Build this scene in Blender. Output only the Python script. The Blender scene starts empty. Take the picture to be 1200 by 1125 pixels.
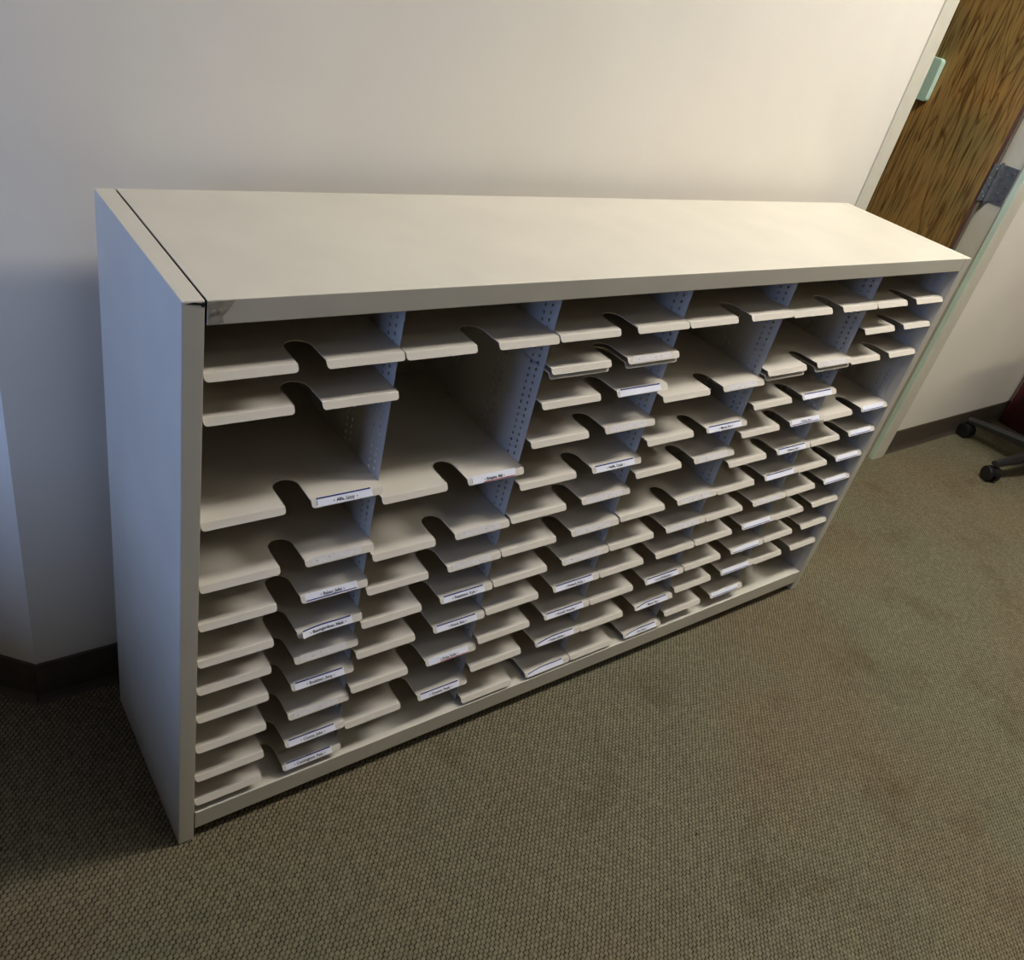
import bpy, bmesh, math, random
from mathutils import Vector, Matrix
random.seed(7)
sc = bpy.context.scene
C = sc.collection
S = 0.9                      # cabinet height in metres; survey values below are in cabinet heights
W, D, H = 1.7427*S, 0.346*S, 0.9

# ------------------------------------------------------------------ materials
def mat(name):
    m = bpy.data.materials.new(name); m.use_nodes = True
    nt = m.node_tree; nt.nodes.clear()
    out = nt.nodes.new('ShaderNodeOutputMaterial'); b = nt.nodes.new('ShaderNodeBsdfPrincipled')
    nt.links.new(b.outputs[0], out.inputs[0])
    return m, nt, b
def node(nt, t, **kw):
    n = nt.nodes.new(t)
    for k, v in kw.items():
        if k in n.inputs.keys(): n.inputs[k].default_value = v
        else: setattr(n, k, v)
    return n
def lin(c):
    return tuple(((x/255)/12.92 if x/255 <= .04045 else ((x/255+.055)/1.055)**2.4) for x in c)+(1,)
def ramp(nt, src, stops):
    r = nt.nodes.new('ShaderNodeValToRGB'); nt.links.new(src, r.inputs[0])
    e = r.color_ramp.elements
    while len(e) < len(stops): e.new(.5)
    for i, (p, c) in enumerate(stops): e[i].position = p; e[i].color = c if len(c) == 4 else c+(1,)
    return r
def mixc(nt, fac, a, b, mode='MIX'):
    m = nt.nodes.new('ShaderNodeMix'); m.data_type = 'RGBA'; m.blend_type = mode
    for s, v in ((0, fac), (6, a), (7, b)):
        if isinstance(v, bpy.types.NodeSocket): nt.links.new(v, m.inputs[s])
        else: m.inputs[s].default_value = v
    return m.outputs[2]
def plain(name, col, rough=.5, metal=0, var=.06, scale=30, bump=0, spec=.5, coat=0):
    m, nt, b = mat(name)
    tc = node(nt, 'ShaderNodeTexCoord')
    n = node(nt, 'ShaderNodeTexNoise', Scale=scale, Detail=4.0); nt.links.new(tc.outputs['Object'], n.inputs['Vector'])
    c = lin(col); d = tuple(x*(1-var) for x in c[:3])+(1,); e = tuple(min(1, x*(1+var)) for x in c[:3])+(1,)
    r = ramp(nt, n.outputs['Fac'], [(.35, d), (.65, e)])
    nt.links.new(r.outputs[0], b.inputs['Base Color'])
    b.inputs['Roughness'].default_value = rough; b.inputs['Metallic'].default_value = metal
    b.inputs['Specular IOR Level'].default_value = spec; b.inputs['Coat Weight'].default_value = coat
    if bump:
        n2 = node(nt, 'ShaderNodeTexNoise', Scale=scale*12, Detail=3.0); nt.links.new(tc.outputs['Object'], n2.inputs['Vector'])
        bp = node(nt, 'ShaderNodeBump', Strength=bump, Distance=.001); nt.links.new(n2.outputs['Fac'], bp.inputs['Height'])
        nt.links.new(bp.outputs[0], b.inputs['Normal'])
    return m

M = {}
M['putty'] = plain('putty enamel', (206, 199, 182), .42, var=.03, scale=9, bump=.12)
M['shelf'] = plain('shelf enamel', (209, 200, 184), .45, var=.03, scale=12, bump=.1)
M['divider'] = plain('grey enamel sheet', (192, 190, 184), .42, var=.03)
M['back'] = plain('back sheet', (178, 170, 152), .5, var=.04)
M['wall'] = plain('wall paint', (236, 228, 212), .8, var=.02, scale=4, bump=.25)
M['farwall'] = plain('dark wall covering', (120, 112, 100), .9, var=.04, scale=6)
M['ceiling'] = plain('ceiling tile', (225, 222, 214), .9, var=.05, scale=60)
M['trim'] = plain('frame paint', (212, 206, 186), .45, var=.03)
M['jambside'] = plain('frame paint with cool light tint', (212, 230, 206), .45, var=.03)  # frame paint made paler and greener: cool light on the jamb in its colour
M['base'] = plain('vinyl cove base', (78, 69, 57), .55, var=.1)
M['edge'] = plain('stained door edge', (74, 38, 26), .5, var=.3, scale=50)
M['edgegrey'] = plain('door edge core', (96, 88, 76), .6, var=.15)
M['hinge'] = plain('dark bronze hinge', (104, 108, 112), .45, metal=.35, var=.15, scale=80)
M['screw'] = plain('steel screw', (190, 190, 180), .3, metal=.9)
M['mint'] = plain('mint plastic', (196, 226, 204), .4, var=.02)
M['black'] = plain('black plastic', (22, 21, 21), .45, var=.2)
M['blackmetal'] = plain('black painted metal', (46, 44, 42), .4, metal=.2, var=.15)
M['burgundy'] = plain('burgundy laminate', (70, 22, 24), .5, var=.15)
M['burgfabric'] = plain('burgundy fabric', (62, 24, 26), .9, var=.25, scale=200, bump=.4)
M['pinkedge'] = plain('edge banding highlight', (128, 96, 86), .5, var=.1)  # pale pink holds the highlight along the desk edge trim
M['paper'] = plain('label paper', (232, 232, 240), .6, var=.02)
M['residue'] = plain('label residue', (214, 209, 206), .35, var=.06, scale=160)
M['blue'] = plain('navy stripe ink', (24, 34, 110), .5, var=.05)
M['red'] = plain('red stripe ink', (176, 40, 52), .5, var=.05)
M['ink'] = plain('black ink', (28, 28, 34), .6, var=.05)
M['tape'] = plain('old clear tape', (166, 158, 142), .2, var=.2, scale=90)
M['smudge'] = plain('black scuff', (24, 22, 20), .7, var=.3)
M['screwhead'] = plain('painted screw', (180, 172, 156), .4, metal=.3)

def carpet(name, c_hi, c_lo):
    m, nt, b = mat(name)
    tc = node(nt, 'ShaderNodeTexCoord'); L = nt.links
    wn = node(nt, 'ShaderNodeTexNoise', Scale=60.0, Detail=3.0); L.new(tc.outputs['Object'], wn.inputs['Vector'])
    warp = node(nt, 'ShaderNodeVectorMath', operation='MULTIPLY_ADD')
    L.new(wn.outputs['Color'], warp.inputs[0]); warp.inputs[1].default_value = (.0055, .0055, 0); L.new(tc.outputs['Object'], warp.inputs[2])
    rotn = node(nt, 'ShaderNodeVectorRotate'); rotn.rotation_type = 'Z_AXIS'; rotn.inputs['Angle'].default_value = math.radians(44); L.new(warp.outputs[0], rotn.inputs['Vector'])
    sep = node(nt, 'ShaderNodeSeparateXYZ'); L.new(rotn.outputs[0], sep.inputs[0])
    def mth(op, a, bb=None, cc=None):
        n = nt.nodes.new('ShaderNodeMath'); n.operation = op
        for i, v in enumerate((a, bb, cc)):
            if v is None: continue
            if isinstance(v, bpy.types.NodeSocket): L.new(v, n.inputs[i])
            else: n.inputs[i].default_value = v
        return n.outputs[0]
    px, py = .0068, .0080
    u = mth('DIVIDE', sep.outputs[0], px); iu = mth('FLOOR', u); fu = mth('SUBTRACT', u, iu)
    off = mth('MULTIPLY', mth('MODULO', mth('ABSOLUTE', iu), 2.0), .5)
    v = mth('ADD', mth('DIVIDE', sep.outputs[1], py), off); iv = mth('FLOOR', v); fv = mth('SUBTRACT', v, iv)
    a = mth('SINE', mth('MULTIPLY', fu, math.pi)); c = mth('SINE', mth('MULTIPLY', fv, math.pi))
    pn = node(nt, 'ShaderNodeTexNoise', Scale=90.0, Detail=1.0); L.new(tc.outputs['Object'], pn.inputs['Vector'])
    pit = mth('MULTIPLY', mth('SUBTRACT', 1.0, a), mth('SUBTRACT', 1.0, c))
    pit = mth('MULTIPLY', pit, mth('MULTIPLY_ADD', pn.outputs['Fac'], 4.2, -.7))   # dark pits where loops meet
    groove = mth('MULTIPLY', mth('SUBTRACT', 1.0, mth('POWER', mth('MULTIPLY', a, c), .3)), .38)
    hn = nt.nodes.new('ShaderNodeMath'); hn.operation = 'SUBTRACT'; hn.use_clamp = True; hn.inputs[0].default_value = 1.0; L.new(mth('ADD', pit, groove), hn.inputs[1])
    hgt = hn.outputs[0]
    cell = node(nt, 'ShaderNodeCombineXYZ'); L.new(iu, cell.inputs[0]); L.new(iv, cell.inputs[1])
    wh = node(nt, 'ShaderNodeTexWhiteNoise', noise_dimensions='2D'); L.new(cell.outputs[0], wh.inputs['Vector'])
    big = node(nt, 'ShaderNodeTexNoise', Scale=5.0, Detail=5.0, Roughness=.6); L.new(tc.outputs['Object'], big.inputs['Vector'])
    big2 = node(nt, 'ShaderNodeTexNoise', Scale=1.7, Detail=2.0); L.new(tc.outputs['Object'], big2.inputs['Vector'])
    yarn = ramp(nt, wh.outputs['Value'], [(0, tuple(x*.88 for x in lin(c_hi)[:3])), (.55, lin(c_hi)), (1, tuple(x*1.12 for x in lin(c_hi)[:3]))])
    body = mixc(nt, hgt, lin(c_lo), yarn.outputs[0])
    st = ramp(nt, big.outputs['Fac'], [(.30, (.80, .73, .66)), (.45, (1, 1, 1)), (.75, (1.06, 1.05, 1.0))])
    tint = ramp(nt, big2.outputs['Fac'], [(.4, (1.0, .93, .86)), (.6, (.96, 1.02, .96))])
    body = mixc(nt, 1.0, body, st.outputs[0], 'MULTIPLY'); body = mixc(nt, 1.0, body, tint.outputs[0], 'MULTIPLY')
    # worn seam and small dark spots that belong to the carpet
    sp = node(nt, 'ShaderNodeTexVoronoi', Scale=5.5); L.new(tc.outputs['Object'], sp.inputs['Vector'])
    spr = ramp(nt, sp.outputs['Distance'], [(.012, (.55, .42, .34)), (.03, (1, 1, 1))])
    body = mixc(nt, 1.0, body, spr.outputs[0], 'MULTIPLY')
    L.new(body, b.inputs['Base Color']); b.inputs['Roughness'].default_value = .95; b.inputs['Specular IOR Level'].default_value = .15
    bp = node(nt, 'ShaderNodeBump', Strength=.8, Distance=.002); L.new(hgt, bp.inputs['Height']); L.new(bp.outputs[0], b.inputs['Normal'])
    return m
M['carpet'] = carpet('woven loop carpet', (124, 115, 93), (36, 29, 20))

def oak():
    m, nt, b = mat('dark oak veneer'); L = nt.links
    tc = node(nt, 'ShaderNodeTexCoord')
    mp = node(nt, 'ShaderNodeMapping'); L.new(tc.outputs['Object'], mp.inputs[0]); mp.inputs['Scale'].default_value = (1, 1, .07)
    n1 = node(nt, 'ShaderNodeTexNoise', Scale=9.0, Detail=3.0, Distortion=.6); L.new(mp.outputs[0], n1.inputs['Vector'])
    mul = node(nt, 'ShaderNodeMath', operation='MULTIPLY'); L.new(n1.outputs['Fac'], mul.inputs[0]); mul.inputs[1].default_value = 16
    fr = node(nt, 'ShaderNodeMath', operation='FRACT'); L.new(mul.outputs[0], fr.inputs[0])
    n2 = node(nt, 'ShaderNodeTexNoise', Scale=150.0, Detail=4.0); L.new(mp.outputs[0], n2.inputs['Vector'])
    n3 = node(nt, 'ShaderNodeTexNoise', Scale=5.0, Detail=3.0); L.new(tc.outputs['Object'], n3.inputs['Vector'])
    base = ramp(nt, n3.outputs['Fac'], [(.35, lin((146, 124, 74))), (.65, lin((170, 130, 72)))])
    ring = ramp(nt, fr.outputs[0], [(0, (.45, .38, .3)), (.16, (.95, .95, .95)), (.9, (1.1, 1.1, 1.05)), (1, (.5, .42, .32))])
    pore = ramp(nt, n2.outputs['Fac'], [(.36, (.45, .38, .32)), (.5, (1, 1, 1)), (.7, (1.15, 1.12, 1.05))])
    c = mixc(nt, 1.0, base.outputs[0], ring.outputs[0], 'MULTIPLY'); c = mixc(nt, 1.0, c, pore.outputs[0], 'MULTIPLY')
    L.new(c, b.inputs['Base Color']); b.inputs['Roughness'].default_value = .45
    return m
M['oak'] = oak()
def emis(name, col, s):
    m, nt, b = mat(name)
    b.inputs['Base Color'].default_value = (.8, .8, .8, 1); b.inputs['Emission Color'].default_value = col; b.inputs['Emission Strength'].default_value = s
    return m

# ------------------------------------------------------------------ mesh helpers
def obj(name, bm, mats, parent=None, smooth=False, bevel=0, solid=0, segs=2):
    me = bpy.data.meshes.new(name); bmesh.ops.recalc_face_normals(bm, faces=bm.faces) if not solid else None
    bm.to_mesh(me); bm.free()
    for m in (mats if isinstance(mats, (list, tuple)) else [mats]): me.materials.append(m)
    if smooth:
        for p in me.polygons: p.use_smooth = True
    o = bpy.data.objects.new(name, me); C.objects.link(o)
    if parent: o.parent = parent
    if solid:
        s = o.modifiers.new('thickness', 'SOLIDIFY'); s.thickness = solid; s.offset = -1
    if bevel:
        b = o.modifiers.new('bevel', 'BEVEL'); b.width = bevel; b.segments = segs; b.limit_method = 'ANGLE'; b.angle_limit = math.radians(40)
    return o
def box(bm, x0, x1, y0, y1, z0, z1, mi=0):
    v = [bm.verts.new((x, y, z)) for x in (x0, x1) for y in (y0, y1) for z in (z0, z1)]
    for f in ((0, 1, 3, 2), (4, 6, 7, 5), (0, 4, 5, 1), (2, 3, 7, 6), (0, 2, 6, 4), (1, 5, 7, 3)):
        bm.faces.new([v[i] for i in f]).material_index = mi
def nb(): return bmesh.new()
def bxo(name, dims, m, parent=None, bevel=0, **k):
    bm = nb(); box(bm, *dims); return obj(name, bm, m, parent, bevel=bevel, **k)
def prism(bm, pts, axis, a, b, mi=0):
    """extrude a closed 2-D outline along an axis"""
    def P(p, t):
        return {'x': (t, p[0], p[1]), 'y': (p[0], t, p[1]), 'z': (p[0], p[1], t)}[axis]
    A = [bm.verts.new(P(p, a)) for p in pts]; B = [bm.verts.new(P(p, b)) for p in pts]
    n = len(pts)
    bm.faces.new(A).material_index = mi; bm.faces.new(B[::-1]).material_index = mi
    for i in range(n): bm.faces.new((A[i], A[(i+1) % n], B[(i+1) % n], B[i])).material_index = mi
def cyl(bm, c, axis, r, h, n=24, r2=None, mi=0):
    M4 = Matrix.Translation(c) @ (Vector((0, 0, 1)).rotation_difference(Vector(axis).normalized()).to_matrix().to_4x4())
    g = bmesh.ops.create_cone(bm, cap_ends=True, segments=n, radius1=r, radius2=r if r2 is None else r2, depth=h, matrix=M4)
    for f in {f for v in g['verts'] for f in v.link_faces}: f.material_index = mi
def struct(o, label=None):
    o['kind'] = 'structure'
    if label: o['label'] = label
    return o
def thing(name, label, cat, loc=(0, 0, 0), group=None):
    o = bpy.data.objects.new(name, None); C.objects.link(o); o.location = loc
    o['label'] = label; o['category'] = cat
    if group: o['group'] = group
    return o

# ------------------------------------------------------------------ the room
YW = .405*S                                     # face of the back wall
XL, XR, YF, ZC = -1.7, 5.6, -4.2, 2.55
CX = -.1274*S                                   # outside corner on the left
DX0, DX1 = 1.935*S, 2.725*S                     # doorway
DH = 2.06
WT = .12
bm = nb(); box(bm, XL-.3, XR+.3, YF-.3, 3.6, -.1, 0); struct(obj('floor', bm, M['carpet']), 'brown and olive woven loop carpet')
bm = nb(); box(bm, XL-.3, XR+.3, YF-.3, 3.6, ZC, ZC+.1); struct(obj('ceiling', bm, M['ceiling']))
bm = nb()
K = WT*math.tan(math.radians(22.5))
prism(bm, [(CX, YW), (DX0-.03, YW), (DX0-.03, YW+WT), (CX+K, YW+WT)], 'z', 0, ZC)
box(bm, DX0-.03, DX1+.03, YW, YW+WT, DH+.04, ZC)
box(bm, DX1+.03, XR, YW, YW+WT, 0, ZC)
struct(obj('wall_back', bm, M['wall']), 'cream painted wall behind the mail sorter')
# 45 degree wall turning away at the left
n45 = 1.3
bm = nb(); prism(bm, [(CX, YW), (CX+K, YW+WT), (CX-n45+K, YW+n45+WT), (CX-n45, YW+n45)], 'z', 0, ZC)
struct(obj('wall_corner', bm, M['wall']), 'cream wall face turning away at the left corner')
bm = nb(); box(bm, XL-.12, CX-n45+.12, YW+n45, YW+n45+.12, 0, ZC); struct(obj('wall_recess', bm, M['farwall']))
# left wall with the daylight window
WY0, WY1, WZ0, WZ1 = -.62, .25, .72, 1.40
bm = nb()
box(bm, XL-.12, XL, YF, WY0, 0, ZC); box(bm, XL-.12, XL, WY1, YW+n45, 0, ZC)
box(bm, XL-.12, XL, WY0, WY1, 0, WZ0); box(bm, XL-.12, XL, WY0, WY1, WZ1, ZC)
box(bm, XL, -.85, YF, YW+.6, 0, .64)          # unseen ledge added to block window light from lower panel and floor
struct(obj('wall_left', bm, M['farwall']))
bm = nb()
for (a, b) in ((WY0, WY0+.05), (WY1-.05, WY1), ((WY0+WY1)/2-.025, (WY0+WY1)/2+.025)): box(bm, XL-.09, XL-.03, a, b, WZ0, WZ1)
box(bm, XL-.09, XL-.03, WY0, WY1, WZ0, WZ0+.05); box(bm, XL-.09, XL-.03, WY0, WY1, WZ1-.05, WZ1)
struct(obj('window_1', bm, M['trim']))
bm = nb(); box(bm, XL, XR, YF-.12, YF, 0, ZC); struct(obj('wall_front', bm, M['farwall']))
bm = nb(); box(bm, XR, XR+.12, YF, YW+WT, 0, ZC); struct(obj('wall_right', bm, M['farwall']))
# next room beyond the doorway
bm = nb()
box(bm, 1.0, 1.1, YW+WT, 2.4, 0, ZC); box(bm, 3.9, 4.0, YW+WT, 2.4, 0, ZC); box(bm, 1.0, 4.0, 2.4, 2.5, 0, ZC)
struct(obj('wall_hallway', bm, M['wall']))
# baseboards (dark vinyl cove, slight toe)
BH = .088
prof = [(0, 0), (-.012, 0), (-.0075, .006), (-.0045, .016), (-.003, BH-.003), (-.0015, BH), (0, BH)]
bm = nb(); prism(bm, [(YW+p[0], p[1]) for p in prof], 'x', CX-.002, DX0-.06)
struct(obj('baseboard_back', bm, M['base']), 'dark vinyl baseboard')
bm = nb(); prism(bm, [(YW+p[0], p[1]) for p in prof], 'x', DX1+.0885, XR)
struct(obj('baseboard_right', bm, M['base']), 'dark vinyl baseboard right of the door')
bm = nb(); prism(bm, [(p[0], p[1]) for p in prof], 'x', 0, n45*math.sqrt(2))
o = struct(obj('baseboard_left', bm, M['base']), 'dark vinyl baseboard on the angled wall')
o.location = (CX, YW, 0); o.rotation_euler = (0, 0, math.radians(135)); o.scale = (1, -1, 1)

# door frame
def frame_side(name, x0, x1, inner_right, flat=False):
    """face strip and rebated jamb; inner_right: the opening lies to its right"""
    bm = nb(); f = YW-.0185
    s = 1 if inner_right else -1
    xi = x1 if inner_right else x0            # edge at the opening
    xo = x0 if inner_right else x1
    a = lambda t: xi - s*t
    # outline seen from above: moulded face, 16 mm return, 5 mm step, rebate for the leaf
    pts = [(xo, YW), (xo, YW-.008), (xo+s*.004, YW-.012), (xo+s*.016, YW-.012), (xo+s*.020, YW-.016), (xo+s*.026, f), (xi, f), (xi, YW+.001), (a(.005), YW+.002), (a(.005), YW+WT), (a(.03), YW+WT), (a(.03), YW)]
    if flat: pts = [(xo, YW), (xo, YW-.004), (xi, YW-.004)]+pts[7:]
    prism(bm, pts, 'z', 0, DH+.05)
    bmesh.ops.recalc_face_normals(bm, faces=bm.faces)
    for fc in bm.faces:
        if abs(fc.normal.x) > .9 and abs(fc.calc_center_median().x-xi) < .001: fc.material_index = 1  # opening face gets the colour with cool light mixed in
    return struct(obj(name, bm, [M['trim'], M['jambside']], bevel=.0015), 'pale painted door frame side')
frame_side('trim_1', 1.877*S, DX0, True, True)
frame_side('trim_2', DX1, 2.822*S, False)
bm = nb(); box(bm, 1.877*S, 2.822*S, YW-.012, YW, DH, DH+.06); box(bm, DX0, DX1, YW-.02, YW+WT, DH, DH+.03)
struct(obj('trim_3', bm, M['trim']))

# open door leaf, swung away into the next room
door = bpy.data.objects.new('door_1', None); C.objects.link(door)
PX, PY = 2.702*S, YW+.050                    # hinge pin
door.location = (PX, PY, 0); struct(door, 'dark oak veneer door standing open')
T, DW = .044, .72
bm = nb(); box(bm, -.004-T, -.004, .006, DW, .012, DH-.004)
bmesh.ops.recalc_face_normals(bm, faces=bm.faces)
for f in bm.faces:
    if f.normal.y < -.9: f.material_index = 1
o = obj('door_leaf', bm, [M['oak'], M['edge']], door, bevel=.001)
bm = nb(); box(bm, -.004-T*.46, -.0045, .0052, .0062, .014, DH-.006); o2 = obj('door_edge_strip', bm, M['edgegrey'], door); o2['label'] = 'grey strip in the door edge'
def hinge(z, hz=.052):
    bm = nb()
    # leaf on the door edge and leaf on the jamb, knuckle barrel between
    box(bm, -.038, -.003, .0018, .0052, z-hz, z+hz)
    box(bm, DX1+.005-PX-.0028, DX1+.005-PX, -.044, -.004, z-hz, z+hz)
    box(bm, .0, DX1+.005-PX, -.0045, -.001, z-hz, z+hz)
    for k in range(5):
        h = 2*hz/5; cyl(bm, (0, -.002, z-hz+h*(k+.5)), (0, 0, 1), .0062, h*.94, 16)
    cyl(bm, (0, -.002, z), (0, 0, 1), .0045, 2*hz+.012, 12)
    hg = obj('hinge', bm, M['hinge'], door, bevel=.0005)
    bm = nb()
    for (yy, zz) in ((-.034, .038), (-.018, .030), (-.034, .0), (-.018, -.022), (-.034, -.038)):
        cyl(bm, (DX1+.005-PX-.0035, yy, z+zz), (1, 0, 0), .0034, .0016, 12)
    for (xx, zz) in ((-.014, .038), (-.028, .014), (-.014, -.006), (-.028, -.028), (-.014, -.04)):
        cyl(bm, (xx, .0012, z+zz), (0, 1, 0), .0034, .0016, 12)
    obj('hinge_screws', bm, M['screw'], hg)
for z in (.93, 1.82): hinge(z)
# small mint plate at the top of what the photo shows of the leaf
bm = nb(); X = -.004-T
pts = []
def rrect(y0, y1, z0, z1, r, n=6):
    out = []
    for cx, cz, a0 in ((y1-r, z1-r, 0), (y0+r, z1-r, 90), (y0+r, z0+r, 180), (y1-r, z0+r, 270)):
        for k in range(n+1):
            a = math.radians(a0+90*k/n); out.append((cx+r*math.cos(a), cz+r*math.sin(a)))
    return out
TAGY = .684-PY
prism(bm, rrect(TAGY, TAGY+.11, 1.074, 1.19, .010), 'x', X-.022, X)
o = obj('wall_plate', bm, M['mint'], door, bevel=.002); o.name = 'plastic_plate'; o['label'] = 'pale mint plastic plate on the door face'

# ------------------------------------------------------------------ mail sorter
sorter = thing('mail_sorter', 'long putty metal mail sorter with six columns of notched shelves on the carpet', 'mail sorter')
B = [v*S for v in (.0262, .2935, .5620, .8530, 1.1470, 1.4425, 1.7165)]
PT = B[0]-.0008
# side panels: closed boxes of folded sheet
def side(x0, x1, lab):
    bm = nb(); box(bm, x0, x1, 0, D, 0.002, H)
    o = obj('side_panel', bm, M['putty'], sorter, bevel=.0012); return o
sl = side(0, PT, '')
bm = nb()
prism(bm, [(.004, .8975), (.012, .8988), (.019, .8975), (.0222, .8985), (.0225, .8945), (.0205, .8925), (.018, .8955), (.010, .8965)], 'y', -.0003, .0002)
o = obj('scuff_mark', bm, M['smudge'], sl); o['label'] = 'black scuff at the top corner'
side(B[-1]+.0008, W, '')
# top: sheet with turned-down front and back flange
bm = nb()
prism(bm, [(.0, .970*S), (.0, H), (D, H), (D, .970*S), (D-.0015, .970*S), (D-.0015, H-.0015), (.0015, H-.0015), (.0015, .970*S)], 'x', B[0]+.0012, B[-1]-.0004)
top = obj('top_panel', bm, M['putty'], sorter, bevel=.0009)
bm = nb(); prism(bm, [(B[0]+.002, .972*S), (B[0]+.018, .9725*S), (B[0]+.0165, .980*S), (B[0]+.021, .986*S), (B[0]+.029, .9985*S), (B[0]+.002, .9985*S)], 'y', -.00035, -.00005)
for dx, dz in ((.008, .986), (.014, .9875)): cyl(bm, (B[0]+dx, -.0008, dz*S), (0, 1, 0), .0022, .0012, 12, mi=1)
o = obj('clear_tape', bm, [M['tape'], M['screwhead']], top); o['label'] = 'torn yellowed clear tape over two screws'
# bottom deck with front apron
bm = nb()
prism(bm, [(.0, .031*S), (.0, .073*S), (D-.002, .073*S), (D-.002, .071*S), (.0015, .071*S), (.0015, .031*S)], 'x', B[0]+.0005, B[-1]-.0005)
obj('bottom_panel', bm, M['putty'], sorter, bevel=.0009)
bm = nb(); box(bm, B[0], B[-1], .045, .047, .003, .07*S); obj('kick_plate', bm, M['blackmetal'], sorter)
bm = nb(); box(bm, B[0], B[-1], D-.0035, D-.002, .073*S, .970*S); obj('back_panel', bm, M['back'], sorter)

# perforated sheet: cells with eight-sided holes, front and back leading corners cut off
def perforated(z0, z1, y0, y1, pitch, cols, r=.0026, chamfer=True, thick=.0012):
    bm = nb()
    n = int((z1-z0-.012)/pitch)
    ys = [y0]
    for c in cols: ys += [c-.006, c+.006]
    ys.append(y1)
    zb = z0+.006
    def quad(a, b, c, d):
        bm.faces.new([bm.verts.new((0, *p)) for p in (a, b, c, d)])
    # solid strips
    ch = .022
    def strip(ya, yb, za, zb_):
        quad((ya, za), (yb, za), (yb, zb_), (ya, zb_))
    zt = zb+n*pitch
    strip(y0, y1, zt, z1-ch); 
    bm.faces.new([bm.verts.new((0, *p)) for p in ((y0, z1-ch), (y1, z1-ch), (y1, z1), (y0+ch*.7, z1))])
    strip(y0, y1, z0, zb)
    i = 0
    segs = []
    prev = y0
    for c in cols:
        if c-.006 > prev+1e-6: strip(prev, c-.006, zb, zt)
        segs.append(c); prev = c+.006
    strip(prev, y1, zb, zt)
    for j, c in enumerate(segs):
        offs = (pitch*.5 if j % 2 else 0)
        if offs: strip(c-.006, c+.006, zb, zb+offs)
        m = n if not offs else n-1
        for k in range(m):
            za = zb+offs+k*pitch; zc = za+pitch; cz = (za+zc)/2
            O = [(c-.006, za), (c, za), (c+.006, za), (c+.006, cz), (c+.006, zc), (c, zc), (c-.006, zc), (c-.006, cz)]
            I = [(c+r*.8*math.cos(math.radians(225+45*q)), cz+r*1.05*math.sin(math.radians(225+45*q))) for q in range(8)]
            ov = [bm.verts.new((0, *p)) for p in O]; iv = [bm.verts.new((0, *p)) for p in I]
            for q in range(8): bm.faces.new((ov[q], ov[(q+1) % 8], iv[(q+1) % 8], iv[q]))
        if offs: strip(c-.006, c+.006, zt-pitch+offs, zt)
    bmesh.ops.remove_doubles(bm, verts=bm.verts, dist=1e-5)
    bmesh.ops.recalc_face_normals(bm, faces=bm.faces)
    return bm
cols = (.034, .048, .105, .119, .215, .229)
bm = perforated(.075*S, .9685*S, .020, D-.006, .011, cols)
dv = obj('divider', bm, M['divider'], sorter, solid=.0012)
dv.location = (B[1]+.0006, 0, 0)
for k in range(2, 6):
    d = dv.copy(); C.objects.link(d); d.parent = sorter; d.location = (B[k]+.0006, 0, 0)
for x in (B[0]+.0018, B[-1]-.0006):
    d = dv.copy(); C.objects.link(d); d.parent = sorter; d.location = (x, 0, 0); d.name = 'perforated_liner'

# shelves
RUN, DROP = .0062, .0080                     # sloping lip: horizontal run and drop
LL = math.hypot(RUN, DROP)
ANG = math.atan2(DROP, RUN)
def shelf_mesh(w):
    bm = nb(); g = .0009
    x0, x1 = g, w-g; sw = .0345; cx = w/2+.0012; sl, sr = cx-sw/2, cx+sw/2
    yb, yf = D-.006, RUN
    NC = 4; fold = []
    # fold curve: small arc between the flat plate and the sloping lip
    R = .0018
    for k in range(NC+1):
        a = ANG*k/NC; fold.append((yf+R*math.tan(ANG/2)-R*math.sin(a), -R*(1-math.cos(a))))
    yend, zend = fold[-1]
    ta, tb = -math.cos(ANG), -math.sin(ANG)
    lip = math.hypot(yend, DROP+zend)
    def V(x, y, z): return bm.verts.new((x, y, z+DROP))
    yF = fold[0][0]
    rad = sw/2; yc = .059-rad
    arc = [(cx+rad*math.cos(math.radians(t)), yc+rad*math.sin(math.radians(t))) for t in range(0, 181, 15)]
    A = V(x0, yF, 0); Bq = V(sl, yF, 0); Cq = V(sr, yF, 0); Dq = V(x1, yF, 0)
    arcv = [V(x, y, 0) for x, y in arc]
    # plate split in convex pieces round the slot
    bl, br = V(x0, yb, 0), V(x1, yb, 0)
    m = len(arcv)//2
    ptop = V(cx, yb, 0)
    bm.faces.new([A, Bq]+arcv[::-1][:m+1]+[ptop, bl])
    bm.faces.new([Cq, Dq, br, ptop]+arcv[:m+1][::-1])
    for (L0, R0, va, vb) in ((x0, sl, A, Bq), (sr, x1, Cq, Dq)):
        pa, pb = va, vb
        for (yy, zz) in fold[1:]:
            na, nb_ = V(L0, yy, zz), V(R0, yy, zz)
            bm.faces.new([pa, na, nb_, pb]); pa, pb = na, nb_
        r = .0046; pts = []
        for k in range(6):
            a = math.radians(180+90*k/5); pts.append((L0+r+r*math.cos(a), lip-r-r*math.sin(a)))
        for k in range(6):
            a = math.radians(270+90*k/5); pts.append((R0-r+r*math.cos(a), lip-r-r*math.sin(a)))
        ring = [V(px, yend+ta*s, zend+tb*s) for px, s in pts]
        bm.faces.new([pa]+ring+[pb])
    bmesh.ops.recalc_face_normals(bm, faces=bm.faces)
    if max(bm.faces, key=lambda f: f.calc_area()).normal.z < 0: bmesh.ops.reverse_faces(bm, faces=bm.faces)
    bmesh.ops.triangulate(bm, faces=[f for f in bm.faces if len(f.verts) > 4])
    me = bpy.data.meshes.new('shelf'); bm.to_mesh(me); bm.free(); me.materials.append(M['shelf'])
    return me, sr, x1
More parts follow.
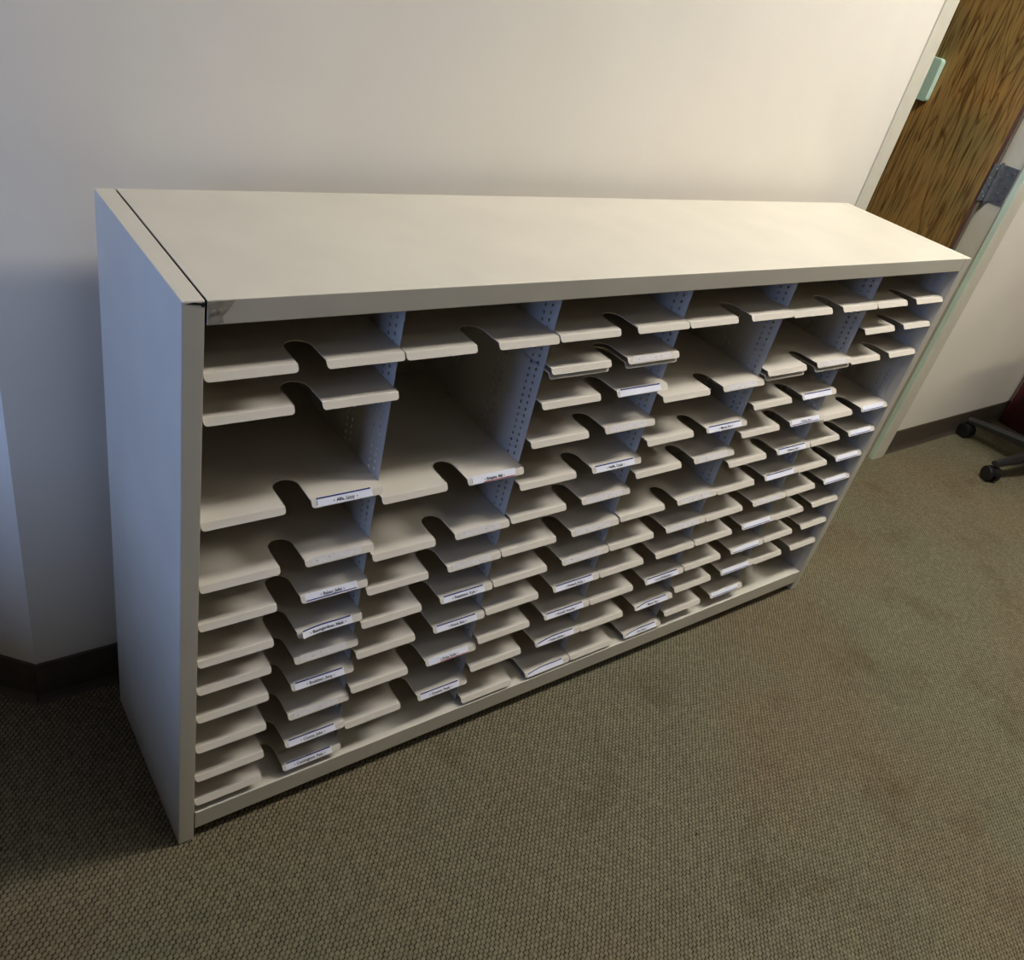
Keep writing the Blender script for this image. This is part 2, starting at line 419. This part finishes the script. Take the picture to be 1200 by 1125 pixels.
def text_mesh(body, size):
    cu = bpy.data.curves.new('t', 'FONT'); cu.body = body; cu.size = size; cu.align_x = 'CENTER'; cu.resolution_u = 2; cu.offset = .00011
    o = bpy.data.objects.new('t', cu); C.objects.link(o); bpy.context.view_layer.update()
    me = bpy.data.meshes.new_from_object(o.evaluated_get(bpy.context.evaluated_depsgraph_get()))
    vs = [v.co.copy() for v in me.vertices]; fs = [list(p.vertices) for p in me.polygons]
    bpy.data.objects.remove(o); bpy.data.curves.remove(cu); bpy.data.meshes.remove(me)
    return vs, fs
T_ = Vector((0, -math.cos(ANG), -math.sin(ANG))); N_ = Vector((0, -math.sin(ANG), math.cos(ANG)))
def label_mesh(xs, xe, text, style, shelf, curl='', lowered=0):
    """paper strip lying on the sloping lip. u along x, v down the slope"""
    bm = nb(); bot = Vector((0, 0, 0)); tl = xe-xs
    u0, u1 = xs+.0055, xe-.016
    hgt = .0116
    v0, v1 = LL-hgt-.0008+lowered, LL-.0008+lowered
    def warp(u, v, h):
        f = (u-u0)/(u1-u0); e = h
        vv = v
        if curl == 'left' and f < .42:
            q = (.42-f)/.42; e += .006*q*q; vv += .0016*q
        if curl == 'arc':
            q = max(0, (.5-f)/.5); vv += .0052*q*q if v < (v0+v1)/2 else 0
        p = bot + Vector((u, 0, 0)) + T_*(vv-LL) + N_*(e+.0003); p.z += 0
        return p
    nseg = 24 if curl else 2
    def strip(ua, ub, va, vb, h, mi):
        prev = None
        for k in range(nseg+1):
            u = ua+(ub-ua)*k/nseg
            a = bm.verts.new(warp(u, va, h)); b = bm.verts.new(warp(u, vb, h))
            if prev: bm.faces.new((prev[0], prev[1], b, a)).material_index = mi
            prev = (a, b)
    if style == 'residue':
        strip(u0+.004, u1-.003, v0+.001, v1-.001, .0001, 0)
        for k in range(3):
            uu = random.uniform(u0+.006, u1-.006); vv = random.uniform(v0+.004, v1-.003)
            strip(uu, uu+random.uniform(.0008, .004), vv, vv+.0006, .00025, 3)
    else:
        strip(u0, u1, v0, v1, .0002, 0)
        if 'top' in style: strip(u0+.001, u1-.002, v0+.0002, v0+.0022, .0004, 1)
        if 'bottom' in style: strip(u0+.001, u1-.002, v1-.0026, v1-.0011, .0004, 1)
        if 'red' in style: strip(u0+.022, u1-.001, v1-.0012, v1-.0001, .0004, 2)
        if 'top' in style or 'red' in style:
            strip(u0+.001, u0+.0018, v0+.003, v1-.002, .0004, 3) if 'tick' in style else None
        if text:
            size = .0062
            vs, fs = text_mesh(text, size)
            wdt = max(v.x for v in vs)-min(v.x for v in vs)
            lim = (u1-u0)-.016; sx = min(1.0, lim/wdt)*1.0
            cu_, cv = (u0+u1)/2+.001, (v1-.0024 if 'bottom' not in style else v1-.0040)
            nv = [bm.verts.new(warp(cu_+v.x*sx, cv-v.y, .0006)) for v in vs]
            for f in fs:
                try: bm.faces.new([nv[i] for i in f]).material_index = 3
                except ValueError: pass
            for sgn in (-1, 1):
                uu = cu_+sgn*(wdt*sx/2+.0035)
                bm.faces.new([bm.verts.new(warp(uu+a, cv+.0-.0018+b, .0006)) for a, b in ((-.0008, 0), (0, .0013), (.0008, 0), (0, -.0013))]).material_index = 3
    me = bpy.data.meshes.new('name_label'); bm.to_mesh(me); bm.free()
    for k in (('residue' if style == 'residue' else 'paper'), 'blue', 'red', 'ink'): me.materials.append(M[k])
    o = bpy.data.objects.new('name_label', me); C.objects.link(o); o.parent = shelf
    if style == 'residue': o['label'] = 'faded sticky residue of a removed label'
    elif not text: o['label'] = 'blank white label with a navy line'
    elif 'red' in style: o['label'] = 'white name label with a red line'
    else: o['label'] = 'white name label with a navy line'
    return o

Z = {1: [.898, .838, .678, .569, .496, .422, .363, .300, .2275, .155, .0915],
     2: [.8975, .6565, .5445, .473, .3985, .3265, .2405, .145],
     3: [.899, .843, .7795, .705, .620, .5485, .473, .4005, .3295, .253, .175, .082],
     4: [.899, .7505, .6555, .5815, .476, .401, .3285, .2515, .172, .0825],
     5: [.8965, .7685, .690, .6215, .546, .474, .400, .3295, .2535, .1845, .107],
     6: [.8965, .835, .7625, .616, .5455, .4715, .400, .327, .254, .182]}
LAB = {(1, 3): ('Alfe, Lizzy', 'top tick'), (1, 4): ('', 'residue'), (1, 5): ('Baker, Julie', 'bottom'), (1, 6): ('Baumgardner, Nick', 'top', 'left'),
       (1, 7): ('', 'residue'), (1, 8): ('Boelcher, Amy', 'top'), (1, 9): ('', 'residue'), (1, 10): ('Coonts, John', 'top'), (1, 11): ('Cunningham, Pete', 'top'),
       (2, 2): ('Empire, Bill', 'red tick'), (2, 3): ('', 'residue'), (2, 4): ('', 'residue'), (2, 5): ('Feistritzer, Kyle', 'top'), (2, 6): ('Freud, Ben', 'top'),
       (2, 7): ('Friua, Kelly', 'red'), (2, 8): ('Greener, Paula', 'top'),
       (3, 2): ('', 'residue'), (3, 3): ('', 'top'), (3, 4): ('', 'residue'), (3, 5): ('Hoffe, Cindy', 'top tick'), (3, 6): ('', 'residue'), (3, 7): ('', 'residue'),
       (3, 8): ('', 'residue'), (3, 9): ('Howard, Andy', 'top'), (3, 10): ('Howell, Amanda', 'top'), (3, 11): ('Huber, James', 'top', 'arc'), (3, 12): ('', 'top', 'arc'),
       (4, 2): ('', 'residue'), (4, 3): ('Morse, Eric', 'top'), (4, 4): ('', 'residue'), (4, 5): ('', 'residue'), (4, 6): ('', 'residue'),
       (4, 8): ('Lane & Robertson', 'top'), (4, 9): ('Moser, Pam', 'top', 'arc'), (4, 10): ('Orr, Scott', 'top', 'arc'),
       (5, 2): ('', 'residue'), (5, 3): ('', 'top'), (5, 4): ('Parker, Ann', 'bottom'), (5, 5): ('Robison, Joan', 'top'), (5, 6): ('', 'top'), (5, 7): ('', 'residue'),
       (5, 8): ('', 'bottom'), (5, 9): ('', 'bottom', 'arc'), (5, 10): ('', 'bottom'), (5, 11): ('', 'bottom'),
       (6, 4): ('', 'bottom'), (6, 5): ('', 'bottom'), (6, 6): ('', 'bottom'), (6, 7): ('', 'bottom')}
for c in range(1, 7):
    w = B[c]-B[c-1]
    me, sr, x1 = shelf_mesh(w)
    def put(z, dx=0, dy=0):
        o = bpy.data.objects.new('shelf', me); C.objects.link(o); o.parent = sorter
        o.location = (B[c-1]+dx, dy, z*S)
        s = o.modifiers.new('thickness', 'SOLIDIFY'); s.thickness = .0012; s.offset = -1
        return o
    for i, z in enumerate(Z[c], 1):
        o = put(z)
        if (c, i) in LAB:
            L = LAB[(c, i)]
            label_mesh(sr, x1, L[0], L[1], o, L[2] if len(L) > 2 else '')
    if c == 3: put(Z[3][1]-.0085, -.0015, .0015)
    if c == 5: put(Z[5][1]-.0105, -.001, .0015)

# ------------------------------------------------------------------ desk at the right edge
DKX = 3.395
desk = thing('desk', 'dark burgundy laminate desk standing against the wall at the right edge', 'desk', (DKX+.75, -.02, 0))
def dk(name, x0, x1, y0, y1, z0, z1, m='burgundy', **k):
    return bxo(name, (x0-DKX-.75, x1-DKX-.75, y0+.02, y1+.02, z0, z1), M[m], desk, bevel=.002)
dk('side_panel', DKX, DKX+.028, -.36, YW-.014, .002, .71); dk('side_panel', DKX+1.47, DKX+1.498, -.36, YW-.014, .002, .71)
dk('desk_top', DKX, DKX+1.498, -.40, YW-.002, .7105, .738); dk('modesty_panel', DKX+.03, DKX+1.468, .20, .218, .12, .708)
o = dk('edge_banding', DKX-.0015, DKX+.002, YW-.0165, YW-.012, .095, .708, 'pinkedge'); o['label'] = 'pale highlight coloured onto the side panel edge'

# ------------------------------------------------------------------ office chair, only its base and seat edge in view
HX, HY = 3.100, .054
ch = thing('office_chair', 'dark office chair on five black casters beside the burgundy desk', 'office chair', (HX, HY, 0))
a0 = math.atan2(.335-HY, 3.063-HX); R5 = .280
for k in range(5):
    a = a0+math.radians(72*k); ca, sa = math.cos(a), math.sin(a)
    bm = nb()
    # tapering star leg, ridge on top, falling outward
    def sec(r, hw, z0, z1): return [Vector((r*ca-s*sa, r*sa+s*ca, z)) for s, z in ((-hw, z0), (hw, z0), (hw, z0+.6*(z1-z0)), (hw*.5, z1), (-hw*.5, z1), (-hw, z0+.6*(z1-z0)))]
    rings = [[bm.verts.new(p) for p in sec(*q)] for q in ((.028, .024, .075, .118), (.12, .020, .072, .106), (.22, .016, .066, .090), (R5+.012, .013, .062, .080))]
    for r0, r1 in zip(rings, rings[1:]):
        for i in range(6): bm.faces.new((r0[i], r0[(i+1) % 6], r1[(i+1) % 6], r1[i]))
    bm.faces.new(rings[0]); bm.faces.new(rings[-1][::-1])
    leg = obj('leg', bm, M['blackmetal'], ch, bevel=.002)
    cxx, cyy = R5*ca, R5*sa
    sw = a+math.radians((0, 70, 200, 120, 300)[k] if k else 160)
    sx, sy = math.cos(sw), math.sin(sw)
    bm = nb()
    for sgn in (-1, 1):
        cyl(bm, (cxx-sy*.014*sgn, cyy+sx*.014*sgn, .0275), (-sy, sx, 0), .0265, .017, 28)
    cyl(bm, (cxx, cyy, .0275), (-sy, sx, 0), .008, .03, 12)
    cs = obj('caster', bm, M['black'], ch, bevel=.002)
    bm = nb(); cyl(bm, (cxx, cyy, .058), (0, 0, 1), .009, .03, 12)
    # hooded fork over the wheels
    arcp = [(.029*math.cos(math.radians(t)), .0275+.030*math.sin(math.radians(t))) for t in range(10, 171, 16)]
    arcq = [(.025*math.cos(math.radians(t)), .0275+.0265*math.sin(math.radians(t))) for t in range(170, 9, -16)]
    pl = arcp+arcq; vA = []; vB = []
    for (r, z) in pl:
        vA.append(bm.verts.new((cxx+sx*r-sy*.006, cyy+sy*r+sx*.006, z))); vB.append(bm.verts.new((cxx+sx*r+sy*.006, cyy+sy*r-sx*.006, z)))
    bm.faces.new(vA); bm.faces.new(vB[::-1])
    for i in range(len(pl)): bm.faces.new((vA[i], vA[(i+1) % len(pl)], vB[(i+1) % len(pl)], vB[i]))
    obj('caster_hood', bm, M['black'], cs)
bm = nb(); cyl(bm, (0, 0, .095), (0, 0, 1), .034, .06, 28); cyl(bm, (0, 0, .19), (0, 0, 1), .026, .14, 24); cyl(bm, (0, 0, .31), (0, 0, 1), .014, .14, 24)
obj('gas_column', bm, M['blackmetal'], ch, bevel=.002)
bm = nb(); box(bm, -.09, .09, -.10, .10, .372, .398); obj('seat_mechanism', bm, M['black'], ch, bevel=.004)
def cushion(x0, x1, y0, y1, z0, z1, name, m, par):
    bm = nb(); box(bm, x0, x1, y0, y1, z0, z1)
    bmesh.ops.subdivide_edges(bm, edges=bm.edges, cuts=4, use_grid_fill=True)
    o = obj(name, bm, m, par, smooth=True); s = o.modifiers.new('soft', 'SUBSURF'); s.levels = s.render_levels = 2
    return o
cushion(-.19, .235, -.25, .18, .399, .470, 'seat', M['burgfabric'], ch)
cushion(-.21, .21, -.315, -.262, .56, 1.00, 'backrest', M['burgfabric'], ch)
bm = nb(); box(bm, -.03, .03, -.32, -.09, .378, .392); box(bm, -.03, .03, -.334, -.318, .378, .80); obj('back_bracket', bm, M['blackmetal'], ch, bevel=.002)

# ------------------------------------------------------------------ ceiling lights (real fixtures) and daylight
def troffer(x, y, lx, ly, power, col, lab):
    t = thing('ceiling_light', lab, 'ceiling light', (x, y, ZC-.05))
    bm = nb(); f = .03
    box(bm, -lx/2-f, lx/2+f, -ly/2-f, -ly/2, 0, .05); box(bm, -lx/2-f, lx/2+f, ly/2, ly/2+f, 0, .05)
    box(bm, -lx/2-f, -lx/2, -ly/2, ly/2, 0, .05); box(bm, lx/2, lx/2+f, -ly/2, ly/2, 0, .05); box(bm, -lx/2, lx/2, -ly/2, ly/2, .04, .05)
    obj('light_frame', bm, M['trim'], t)
    bxo('diffuser', (-lx/2, lx/2, -ly/2, ly/2, .02, .03), emis('lit diffuser', col, power), t)
WARM = (1.0, .98, .95, 1)
troffer(1.95, -.40, 1.2, .26, 49, WARM, 'warm ceiling light above the right half of the mail sorter')
troffer(.70, -.40, 1.2, .26, 7, WARM, 'dimmer ceiling light above the left half of the mail sorter')
troffer(1.3, -2.1, 1.2, .30, 1.0, WARM, 'warm ceiling light in the middle of the room')
troffer(3.7, -1.3, 1.2, .30, 15, (1.0, .93, .74, 1), 'ceiling light nearest the right wall')
def area(name, loc, rot, sx, sy, power, col):
    l = bpy.data.lights.new(name, 'AREA'); l.shape = 'RECTANGLE'; l.size = sx; l.size_y = sy; l.energy = power; l.color = col
    o = bpy.data.objects.new(name, l); C.objects.link(o); o.location = loc; o.rotation_euler = rot
    return o
area('window_daylight', (XL-.13, (WY0+WY1)/2, (WZ0+WZ1)/2), (0, -math.pi/2, 0), WZ1-WZ0, WY1-WY0, 31, (.33, .50, 1.0))
w = bpy.data.worlds.new('World'); sc.world = w; w.use_nodes = True
w.node_tree.nodes['Background'].inputs[0].default_value = (.35, .5, 1, 1); w.node_tree.nodes['Background'].inputs[1].default_value = .15

# ------------------------------------------------------------------ camera
Rm = [[0.79494084, -0.56693999, 0.21598174], [-0.17763411, -0.55790524, -0.81067124], [0.58009929, 0.60606996, -0.54420954]]
cam = bpy.data.cameras.new('camera'); co = bpy.data.objects.new('camera', cam); C.objects.link(co)
cam.sensor_width = 36; cam.lens = 36*997.426/1200; cam.clip_start = .02
r, d, f = (Vector(v) for v in Rm)
m = Matrix((r, -d, -f)).transposed().to_4x4(); m.translation = (-.25084595, -.76671703, 1.2728259)
co.matrix_world = m; sc.camera = co

sc.view_settings.view_transform = 'Standard'; sc.view_settings.look = 'None'; sc.view_settings.gamma = 1
sc.view_settings.use_curve_mapping = False; sc.view_settings.exposure = 0
sc.cycles.use_denoising = True; sc.cycles.max_bounces = 8
